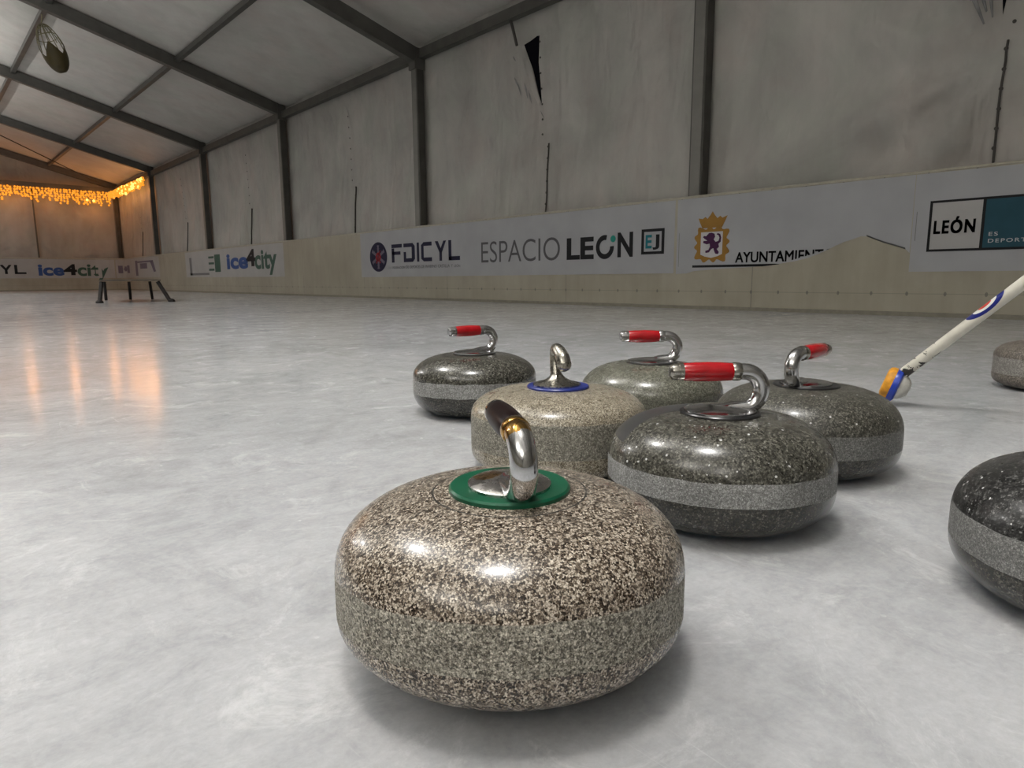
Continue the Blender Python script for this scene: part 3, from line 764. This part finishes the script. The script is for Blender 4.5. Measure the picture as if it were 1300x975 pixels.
for i in range(4): point((5.72, Z0 + 4 * P + .8 + i * 1.0, 3.2), 4 if i else 6, (1, .40, .12), .10)

# ------------------------------------------------------------------ curling stones
RS = .1455
def profile(P_):
    zl, zh, h, nu, nl, rt, rb = P_; pr = []
    pr.append((0.0, .006)); pr.append((rb * .82, .006)); pr.append((rb * .92, .002))
    for i in range(23):
        a = PI / 2 * (1 - i / 22); pr.append((rb + (RS - rb) * max(math.cos(a), 0) ** (2 / nl), zl - zl * math.sin(a) ** (2 / nl)))
    for i in range(25):
        a = PI / 2 * i / 24; pr.append((rt + (RS - rt) * max(math.cos(a), 0) ** (2 / nu), zh + (h - zh) * max(math.sin(a), 0) ** (2 / nu)))
    pr.append((rt * .5, h)); pr.append((0.0, h))
    # arc length resample table
    L = [0.0]
    for a, b in zip(pr[:-1], pr[1:]): L.append(L[-1] + math.hypot(a[0] - b[0], a[1] - b[1]))
    def at(s):
        for i in range(len(L) - 1):
            if s <= L[i + 1] or i == len(L) - 2:
                k = 0 if L[i + 1] == L[i] else (s - L[i]) / (L[i + 1] - L[i]); k = min(max(k, 0), 1)
                return (pr[i][0] * (1 - k) + pr[i + 1][0] * k, pr[i][1] * (1 - k) + pr[i + 1][1] * k)
    def s_of_z(z):
        for i in range(3, len(L) - 1):
            if pr[i][1] <= z <= pr[i + 1][1] and pr[i + 1][1] > pr[i][1]: return L[i] + (L[i + 1] - L[i]) * (z - pr[i][1]) / (pr[i + 1][1] - pr[i][1])
        return L[-1] * .5
    return at, s_of_z, L[-1]
NA = 96
def stone(name_lab, pos, P_, band, tilt, M_body, M_band, M_low=None):
    """parts: granite_body, striking_band"""
    t = empty('curling_stone', (pos[0], pos[1], 0)); tag(t, name_lab, 'curling stone', 'curling stones on the ice')
    at, soz, LT = profile(P_); az0 = math.atan2(-pos[1], -pos[0])
    def bnd(i):
        a = 2 * PI * i / NA; f = max(math.cos(a - az0), -.3)
        nz = .0012 * noise.noise(Vector((math.cos(a) * 6, math.sin(a) * 6, pos[0] * 7)))
        return soz(band[0] + tilt * f + nz), soz(band[1] + tilt * f + nz * 1.5)
    B = [bnd(i) for i in range(NA)]
    def strip(bm, f0, f1, n, cap0=False, cap1=False):
        rows = []
        for j in range(n + 1):
            row = []
            for i in range(NA):
                a = 2 * PI * i / NA; s0, s1 = f0(i), f1(i); r, z = at(s0 + (s1 - s0) * j / n)
                row.append((r * math.cos(a), r * math.sin(a), z))
            if (j == 0 and cap0) or (j == n and cap1): rows.append([bm.verts.new((0, 0, row[0][2]))])
            else: rows.append([bm.verts.new(c) for c in row])
        for a, b in zip(rows[:-1], rows[1:]):
            for i in range(NA):
                k = (i + 1) % NA
                if len(a) == 1: bm.faces.new((a[0], b[k], b[i]))
                elif len(b) == 1: bm.faces.new((a[i], a[k], b[0]))
                else: bm.faces.new((a[i], a[k], b[k], b[i]))
    bm = bmesh.new()
    if M_low is None: strip(bm, lambda i: 0, lambda i: B[i][0], 30, cap0=True)
    strip(bm, lambda i: B[i][1], lambda i: LT, 34, cap1=True)
    obj('granite_body', bm, M_body, t, angle=60)
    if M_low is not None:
        bm = bmesh.new(); strip(bm, lambda i: 0, lambda i: B[i][0], 30, cap0=True); obj('lower_body', bm, M_low, t, angle=60)
    bm = bmesh.new(); strip(bm, lambda i: B[i][0], lambda i: B[i][1], 12); obj('striking_band', bm, M_band, t, angle=60)
    return t
def disc(parent, h, r, th, mat, name='disc'):
    bm = bmesh.new(); add_lathe(bm, [(0, h - .004), (r, h - .004), (r, h + th * .6), (r - .0015, h + th), (r * .93, h + th), (r * .9, h + th * .85), (0, h + th * .85)], 64)
    return obj(name, bm, mat, parent)
def handle(parent, h, g, M_metal, M_grip=None, M_cap=None, tube=.0108, reach=.068, top=.052, gr=.0128, plate=.036, grip_u=(.014, -.051), M_plate=None, flat=False, neck_u=.030, collar=None, tail=True, rise=0.0):
    """g: horizontal unit vector pointing along the grip (away from the neck)"""
    e = empty('handle', (0, 0, h), math.atan2(g[1], g[0])); e.parent = parent
    # local +x = along grip; neck stands at -x
    M_plate = M_plate or M_metal
    bm = bmesh.new()
    add_lathe(bm, [(0, .0), (plate, .0), (plate, .0022), (plate * .93, .0036), (plate * .6, .0060), (plate * .3, .0075), (0, .008)], 48)
    for v in bm.verts: v.co.x *= 1.06
    obj('mounting_plate', bm, M_plate, e)
    r0 = .024; pts = []; rad = []; sq = []
    cz = top - r0
    start = [(.012, .003), (-.004, .0035), (-.016, .0045)]
    for i, (u, z) in enumerate(start): pts.append((u, 0, z)); rad.append(tube * (.75 + .1 * i)); sq.append((1.35 - .1 * i, .55 + .12 * i))
    a0 = math.radians(-80)
    for i in range(17):
        a = a0 + (math.radians(90) - a0) * i / 16
        # arc on the -x side
        pts.append((-neck_u - (r0 * .98) * math.cos(a), 0, cz + r0 * math.sin(a))); k = min(1, i / 4); rad.append(tube * (.95 + .05 * k)); sq.append((1.1 - .1 * k, .9 + .1 * k))
    gu0, gu1 = -grip_u[0], -grip_u[1]
    end_tube = reach if M_grip is None else gu0
    for u in [(-neck_u + (end_tube + neck_u) * i / 5) for i in range(1, 6)]:
        pts.append((u, 0, top + rise * (u + neck_u))); rad.append(tube * 1.0); sq.append((1, 1))
    bm = bmesh.new(); add_tube(bm, pts, rad, 24, True, sq)
    obj('gooseneck', bm, M_metal, e, angle=50)
    RY = lambda u: Matrix.Translation((u, 0, top + rise * (u + neck_u))) @ Matrix.Rotation(PI / 2, 4, 'Y')
    if M_grip is not None:
        L = gu1 - gu0; bm = bmesh.new()
        add_lathe(bm, [(0, 0), (gr * .88, 0), (gr * .93, L * .03), (gr * .99, L * .25), (gr * 1.02, L * .5), (gr * .99, L * .75), (gr * .91, L * .97), (gr * .86, L), (0, L)], 32, RY(gu0)); G = obj('grip', bm, M_grip, e)
        bm = bmesh.new(); add_lathe(bm, [(0, -.011), (tube * 1.02, -.011), (gr * .95, -.009), (gr * .96, -.002), (gr * .9, .0005), (0, .001)], 32, RY(gu0)); obj('collar', bm, M_cap or M_metal, e)
        c = reach - gu1; bm = bmesh.new(); add_lathe(bm, [(0, -.0005), (gr * .9, -.0005), (gr * .92, c * .3), (gr * .84, c * .32), (gr * .86, c * .6), (gr * .8, c * .85), (gr * .55, c), (0, c * 1.02)], 32, RY(gu1)); obj('end_cap', bm, M_cap or M_metal, e)
    return e
C3 = lambda *a: (*a, 1)
# colours of the granites
tan = [(.18, C3(.012, .008, .006)), (.36, C3(.065, .045, .031)), (.50, C3(.20, .158, .117)), (.63, C3(.40, .34, .27)), (.85, C3(.70, .63, .53))]
tanb = [(.12, C3(.07, .064, .050)), (.32, C3(.23, .22, .185)), (.5, C3(.37, .36, .31)), (.68, C3(.50, .49, .43)), (.88, C3(.68, .67, .60))]
dark = [(.15, C3(.020, .019, .016)), (.40, C3(.060, .058, .047)), (.6, C3(.105, .101, .083)), (.78, C3(.16, .155, .13)), (.92, C3(.26, .255, .22))]
darkb = [(.15, C3(.21, .21, .20)), (.45, C3(.35, .35, .34)), (.7, C3(.47, .47, .46)), (.9, C3(.60, .60, .59))]
greyg = [(.15, C3(.085, .085, .064)), (.42, C3(.15, .15, .118)), (.65, C3(.215, .215, .17)), (.88, C3(.31, .31, .25))]
black = [(.2, C3(.008, .008, .008)), (.5, C3(.030, .030, .029)), (.72, C3(.06, .06, .058)), (.9, C3(.19, .19, .185))]
brown = [(.2, C3(.10, .085, .070)), (.6, C3(.19, .165, .14)), (.85, C3(.28, .25, .21))]
palebd = [(.2, C3(.20, .19, .17)), (.6, C3(.30, .285, .26)), (.85, C3(.38, .365, .335))]

M_chr = chrome('chrome'); M_chd = chrome('chrome_aged', (.50, .48, .43, 1), .2)
M_red = NT('red_plastic'); c_ = M_red.coord(); M_red = M_red.set(Base_Color=M_red.ramp(M_red.noise(c_, 60, 3), [(.3, (.34, .002, .006, 1)), (.7, (.44, .004, .010, 1))]), Roughness=.22, Coat_Weight=.4)
M_maroon = simple('black_maroon_grip', (.009, .003, .003, 1), .35, 0, .2, 30, spec=.12)
M_green = simple('green_plastic', (.002, .085, .040, 1), .35, 0, .15, 40)
M_bluep = simple('blue_plastic', (.012, .025, .19, 1), .35, 0, .15, 40)
M_blackp = simple('black_plastic', (.018, .018, .019, 1), .3, 0, .15, 40)

PA = [.0454, .0764, .1375, 2.45, 1.95, .030, .034]; PB = [.0507, .0683, .1348, 2.36, 2.57, .048, .060]
PC = [.0560, .0880, .1375, 1.95, 2.40, .055, .070]; PD = [.0380, .0860, .1335, 2.50, 3.00, .030, .035]; PE = [.05, .08, .138, 2.1, 2.3, .05, .06]
def gvec(a, b): v = RH * a + FH * b; v.normalize(); return v

gLow = granite('granite_lower_dark', [(.15, C3(.012, .011, .009)), (.45, C3(.036, .034, .028)), (.7, C3(.065, .062, .052)), (.92, C3(.14, .135, .115))], 430, .2, coat=.3, tone=.1)  # darker grain tones for the part below the striking band
# A: front stone, green disc
gA = granite('granite_tan', tan, 640, .26, ring=(.0645,), tone=.08, coat=.25)
gAb = granite('granite_tan_band', [(a, tuple(min(1, x * k) for x, k in zip(b, (1.10, 1.05, 1.0)))) for a, b in tanb], 560, .6, pit=1.0, tone=.15)
A = stone('large tan speckled curling stone with a green disc, nearest and largest in front', (.3580, .3990), PA, (.0395, .0765), .017, gA, gAb)
disc(A, .1375, .0510, .0042, M_green, 'green_disc')
M_chA = chrome('chrome_worn_neck', (.66, .66, .67, 1), .08, worn=(-.029, .003, .063, .0195, (.50, .29, .08, 1)))
M_plA = chrome('chrome_worn_plate', (.50, .48, .46, 1), .22, worn=(.012, .016, .006, .013, (.30, .17, .05, 1)))
handle(A, .1411, gvec(-.21, .97), M_chA, M_maroon, M_chA, tube=.0108, gr=.0126, plate=.035, M_plate=M_plA, grip_u=(.020, -.048), top=.052, reach=.058)
# B: dark stone, red handle to the right of A
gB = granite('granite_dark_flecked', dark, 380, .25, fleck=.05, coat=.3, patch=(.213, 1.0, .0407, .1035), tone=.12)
gBb = granite('granite_band_pale', darkb, 500, .55, pit=.5, tone=.38)
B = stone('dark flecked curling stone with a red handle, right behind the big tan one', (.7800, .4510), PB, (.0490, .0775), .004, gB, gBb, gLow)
disc(B, .1348, .0515, .0036, M_blackp, 'black_disc')
handle(B, .1380, gvec(-1, 0), M_chr, M_red, M_chd, plate=.044)
# C: back left dark stone
gC = granite('granite_dark', dark, 330, .22, coat=.3, tone=.25, stain=(.06, .035, .022, 1)); gCb = granite('granite_band_grey', darkb, 420, .5, pit=.2, tone=.35)
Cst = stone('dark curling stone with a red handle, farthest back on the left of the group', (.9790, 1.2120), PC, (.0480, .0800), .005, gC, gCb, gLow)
disc(Cst, .1375, .0515, .0030, M_blackp, 'black_disc')
handle(Cst, .1400, gvec(-.84, -.54), M_chr, M_red, M_chr, plate=.046)
# D: beige stone, blue disc
gD = granite('granite_beige', [(.12, C3(.07, .054, .036)), (.32, C3(.20, .165, .115)), (.5, C3(.34, .30, .225)), (.7, C3(.47, .42, .325)), (.88, C3(.64, .59, .48))], 560, .28, tone=.12, coat=.2)
gDb = granite('granite_beige_band', [(.15, C3(.13, .12, .095)), (.45, C3(.27, .255, .21)), (.7, C3(.38, .36, .30)), (.9, C3(.54, .52, .44))], 430, .6, pit=.4, tone=.15)
Dst = stone('beige speckled curling stone with a blue disc, directly behind the tan front stone', (.7860, .7530), PD, (.0400, .0920), .006, gD, gDb)
disc(Dst, .1335, .0515, .0036, M_bluep, 'blue_disc')
M_chD = chrome('nickel_worn', (.42, .40, .35, 1), .22)
e = empty('handle', (0, 0, .1366), math.atan2(gvec(.26, -.96)[1], gvec(.26, -.96)[0])); e.parent = Dst
bm = bmesh.new(); add_lathe(bm, [(0, 0), (.040, 0), (.040, .002), (.036, .0035), (.024, .0065), (.014, .012), (.009, .018), (0, .018)], 40, Matrix.Translation((-.006, 0, 0))); obj('mounting_plate', bm, M_chD, e)
cp = bez((-.008, 0, .008), (-.012, 0, .030), (-.034, 0, .072), (.006, 0, .0565), 14) + bez((.006, 0, .0565), (.016, 0, .052), (.026, 0, .048), (.028, 0, .040), 6)[1:]
bm = bmesh.new(); add_tube(bm, cp, [.0105 - .0022 * math.sin(PI * min(i / 14, 1)) + .0012 * max(0, i - 12) / 8 for i in range(len(cp))], 24); obj('gooseneck', bm, M_chD, e, angle=50)
bm = bmesh.new(); bmesh.ops.create_uvsphere(bm, u_segments=24, v_segments=16, radius=.0122, matrix=Matrix.Translation((.0285, 0, .0385))); obj('ball_end', bm, M_chD, e)
# E: back centre greenish stone
gE = granite('granite_greenish', greyg, 380, .24, coat=.3, tone=.2); gEb = granite('granite_greenish_band', greyg, 420, .5, pit=.2, tone=.3)
Est = stone('smooth greenish grey curling stone with a red handle, back centre behind the beige one', (1.1330, .8164), PE, (.0480, .0800), .005, gE, gEb)
disc(Est, .1380, .0515, .0028, M_blackp, 'black_disc')
handle(Est, .1405, gvec(-1, -.05), M_chr, M_red, M_chr, plate=.046)
# F: right back stone
gF = granite('granite_charcoal', dark, 400, .34, fleck=.03, coat=.1, tone=.15); gFb = granite('granite_charcoal_band', [(.15, C3(.12, .12, .112)), (.5, C3(.20, .20, .188)), (.8, C3(.29, .29, .275))], 460, .5, pit=.2, tone=.25)
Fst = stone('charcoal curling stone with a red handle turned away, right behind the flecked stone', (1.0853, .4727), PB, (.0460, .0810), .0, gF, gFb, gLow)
disc(Fst, .1348, .0515, .0030, M_blackp, 'black_disc')
handle(Fst, .1375, gvec(.76, .65), M_chr, M_red, M_chd, plate=.040)
# G: cut by the right frame edge
gG = granite('granite_black', black, 430, .3, fleck=.08, coat=.15, tone=.1); gGb = granite('granite_band_light', [(.15, C3(.15, .15, .145)), (.5, C3(.25, .25, .24)), (.85, C3(.38, .38, .365))], 520, .55, pit=.3, tone=.25, stain=(.17, .12, .07, 1))
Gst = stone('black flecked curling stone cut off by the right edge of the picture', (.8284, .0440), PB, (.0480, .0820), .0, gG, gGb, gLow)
disc(Gst, .1348, .0515, .0030, M_blackp, 'black_disc')
handle(Gst, .1375, gvec(.9, -.4), M_chr, M_red, M_chd, plate=.040)
# I: far right brownish
gI = granite('granite_brown', brown, 300, .5, tone=.2); gIb = granite('granite_brown_band', palebd, 300, .6, tone=.2)
Ist = stone('brownish curling stone with a pale band, far right beyond the broom', (2.3280, .3272), PD, (.0420, .0880), .0, gI, gIb)
disc(Ist, .1335, .0515, .0030, M_blackp, 'black_disc')
handle(Ist, .1365, gvec(.9, -.4), M_chr, M_red, M_chd, plate=.040)

# ------------------------------------------------------------------ broom
def ray(px, py): return FW + RT * ((px - 650) / FPX) - UP * ((py - 487.5) / FPX)
O_ = Vector((0, 0, CH)); p0 = Vector((1.7585, .5790, .0580)); p1 = Vector((1.7550, .3180, .2970))
p0 = O_ + ray(1132, 485) * 1.62; p1 = O_ + ray(1300, 359) * 1.40
ax = (p1 - p0).normalized()
t = empty('curling_broom', p0); tag(t, 'white scuffed curling broom with a yellow and blue head leaning behind the charcoal stone', 'broom')
Mx = ax.to_track_quat('Z', 'Y').to_matrix().to_4x4()
def broom_mat():
    q = NT('white_scuffed_paint'); c = q.coord(); s = q.sep(c)
    n = q.noise(c, 42, 4, .6, .6); hgt = q.math('DIVIDE', s[2], .17)
    thr = q.math('ADD', q.math('MULTIPLY', hgt, .30), .40)   # scuffs near the head only
    mk = q.math('GREATER_THAN', n, thr)
    base = q.ramp(q.noise(c, 25, 4), [(.3, (.52, .50, .43, 1)), (.7, (.66, .64, .56, 1))])
    q.set(Base_Color=q.mix(mk, base, (.02, .018, .015, 1)), Roughness=.35); return q.m
bm = bmesh.new(); add_tube(bm, [(0, 0, z) for z in (.012, .2, .6, 1.15)], [.0128, .0128, .0128, .0128], 24)
shaft = obj('shaft', bm, broom_mat(), t); shaft.matrix_local = Mx
bm = bmesh.new(); add_lathe(bm, [(0, 1.14), (.015, 1.14), (.0155, 1.16), (.012, 1.175), (0, 1.178)], 20); o = obj('end_knob', bm, M_blackp, t); o.matrix_local = Mx
EX = 1.0
hax = ((RH * .87 - FH * .50) * .90 + Vector((0, 0, -.30)) + (FH * .87 + RH * .5) * -.06).normalized(); Hx = hax.to_track_quat('Z', 'Y').to_matrix().to_4x4(); Hx.translation = hax * .004 - Vector((0, 0, .003))
def head(name, prof, mat):
    bm = bmesh.new(); add_lathe(bm, prof, 40); o = obj(name, bm, mat, t); o.matrix_local = Hx; return o
head('pad', [(0, -.021), (.030, -.021), (.036, -.018), (.039, -.011), (.039, -.002), (0, -.002)], simple('yellow_pad', (.62, .27, .012, 1), .6, 0, .25, 60))
head('blue_ring', [(0, -.002), (.041, -.002), (.0425, .003), (.042, .010), (.036, .014), (0, .014)], simple('blue_ring', (.012, .045, .36, 1), .3, 0, .1, 40))
head('socket', [(0, .014), (.033, .014), (.031, .020), (.024, .029), (.016, .036), (.0, .038)], simple('socket_white', (.48, .47, .43, 1), .4, 0, .25, 60))
# roundel decal wrapped on the shaft
pm = O_ + ray(1254, 392) * 1.445; sr = (pm - p0).dot(ax)
view = (O_ - pm).normalized(); Mi = Mx.to_3x3().inverted(); up_img = (Vector((-.55, 0, 0)) , )
side = Mi @ ((UP * .78 - RT * .62) * .95 + view * .12); ang0 = math.atan2(side.y, side.x)
for nm, ro, ri, mt in (('roundel_blue', 1.0, .62, simple('roundel_blue', (.008, .015, .16, 1), .35)), ('roundel_white', .62, .34, simple('roundel_white', (.70, .68, .64, 1), .35)), ('roundel_red', .34, 0.0, simple('roundel_red', (.55, .05, .03, 1), .35))):
    bm = bmesh.new(); n = 40; m_ = 4; rows = []
    for j in range(m_ + 1):
        k = ri + (ro - ri) * j / m_
        rows.append([bm.verts.new((.01305 * math.cos(ang0 + k * math.cos(2 * PI * i / n) * 1.45), .01305 * math.sin(ang0 + k * math.cos(2 * PI * i / n) * 1.45), sr + k * .046 * math.sin(2 * PI * i / n))) for i in range(n)])
    for a, b in zip(rows[:-1], rows[1:]):
        for i in range(n): bm.faces.new((a[i], a[(i + 1) % n], b[(i + 1) % n], b[i]))
    o = obj(nm, bm, mt, t); o.matrix_local = Mx

# ------------------------------------------------------------------ floodlights (above the frame), upward light and last three added as fill
LAMPS = [(.10, .60, 4.25, 30, 45), (.10, 3.90, 4.25, 40, 160), (-.8, 10.2, 3.7, 75, 100), (-.8, 16.5, 3.7, 60, 95), (-.8, 20.6, 3.7, 90, 120), (-5.3, .5, 3.3, 0, 260), (-5.3, -4.0, 3.3, 0, 240)]  # last three are unseen lamps added to fill the far end and left
M_house = simple('lamp_housing', (.05, .05, .05, 1), .5); M_glass = emis('lamp_glass', (1, .96, .9, 1), 6.0)
LL = ['hanging round floodlight straight above the curling stones', 'hanging round floodlight just beyond the stones', 'hanging round floodlight over the middle of the rink', 'hanging round floodlight second from the far end', 'added unseen floodlight filling the far end of the tent', 'added unseen fill uplight over the left half of the rink', 'added unseen fill uplight behind the camera on the left']
for (x, y, z, e, eu), lab in zip(LAMPS, LL):
    t = empty('floodlight', (x, y, z)); tag(t, lab, 'lamp', 'round floodlights hanging from the roof')
    bm = bmesh.new(); add_lathe(bm, [(.20, .0), (.22, .0), (.22, .06), (.20, .06)], 32); add_lathe(bm, [(0, .028), (.20, .028)], 32); obj('housing', bm, M_house, t)
    if e:
        bm = bmesh.new(); add_lathe(bm, [(0, .012), (.20, .012)], 32); obj('diffuser', bm, M_glass, t)
    bm = bmesh.new(); add_lathe(bm, [(0, .050), (.20, .050)], 32); obj('upper_fill', bm, M_glass, t)  # glowing top added for ceiling bounce
    bm = bmesh.new(); add_tube(bm, [(0, 0, .05), (0, 0, roofz(x) - z - .02)], .008, 8); obj('hanger', bm, M_house, t)
    for en, rx, dz in ((e, 0, -.005), (eu, PI, .065)):  # downward lamp, then an upward light added for soft fill
        if not en: continue
        ld = bpy.data.lights.new('lamp', 'AREA'); ld.shape = 'DISK'; ld.size = .42; ld.energy = en; ld.color = (1, .985, .96); ld.spread = math.radians(125) if (rx == 0 and y < 5) else PI
        lo_ = bpy.data.objects.new('lamp', ld); COL.objects.link(lo_); lo_.location = (0, 0, dz); lo_.rotation_euler = (rx, 0, 0); lo_.parent = t

w = bpy.data.worlds.new('night'); SC.world = w; w.use_nodes = True
w.node_tree.nodes['Background'].inputs[0].default_value = (.004, .004, .005, 1); w.node_tree.nodes['Background'].inputs[1].default_value = .3
SC.view_settings.view_transform = 'Standard'; SC.view_settings.look = 'None'; SC.view_settings.exposure = 0.58; SC.view_settings.gamma = 1.0
SC.view_settings.use_curve_mapping = False
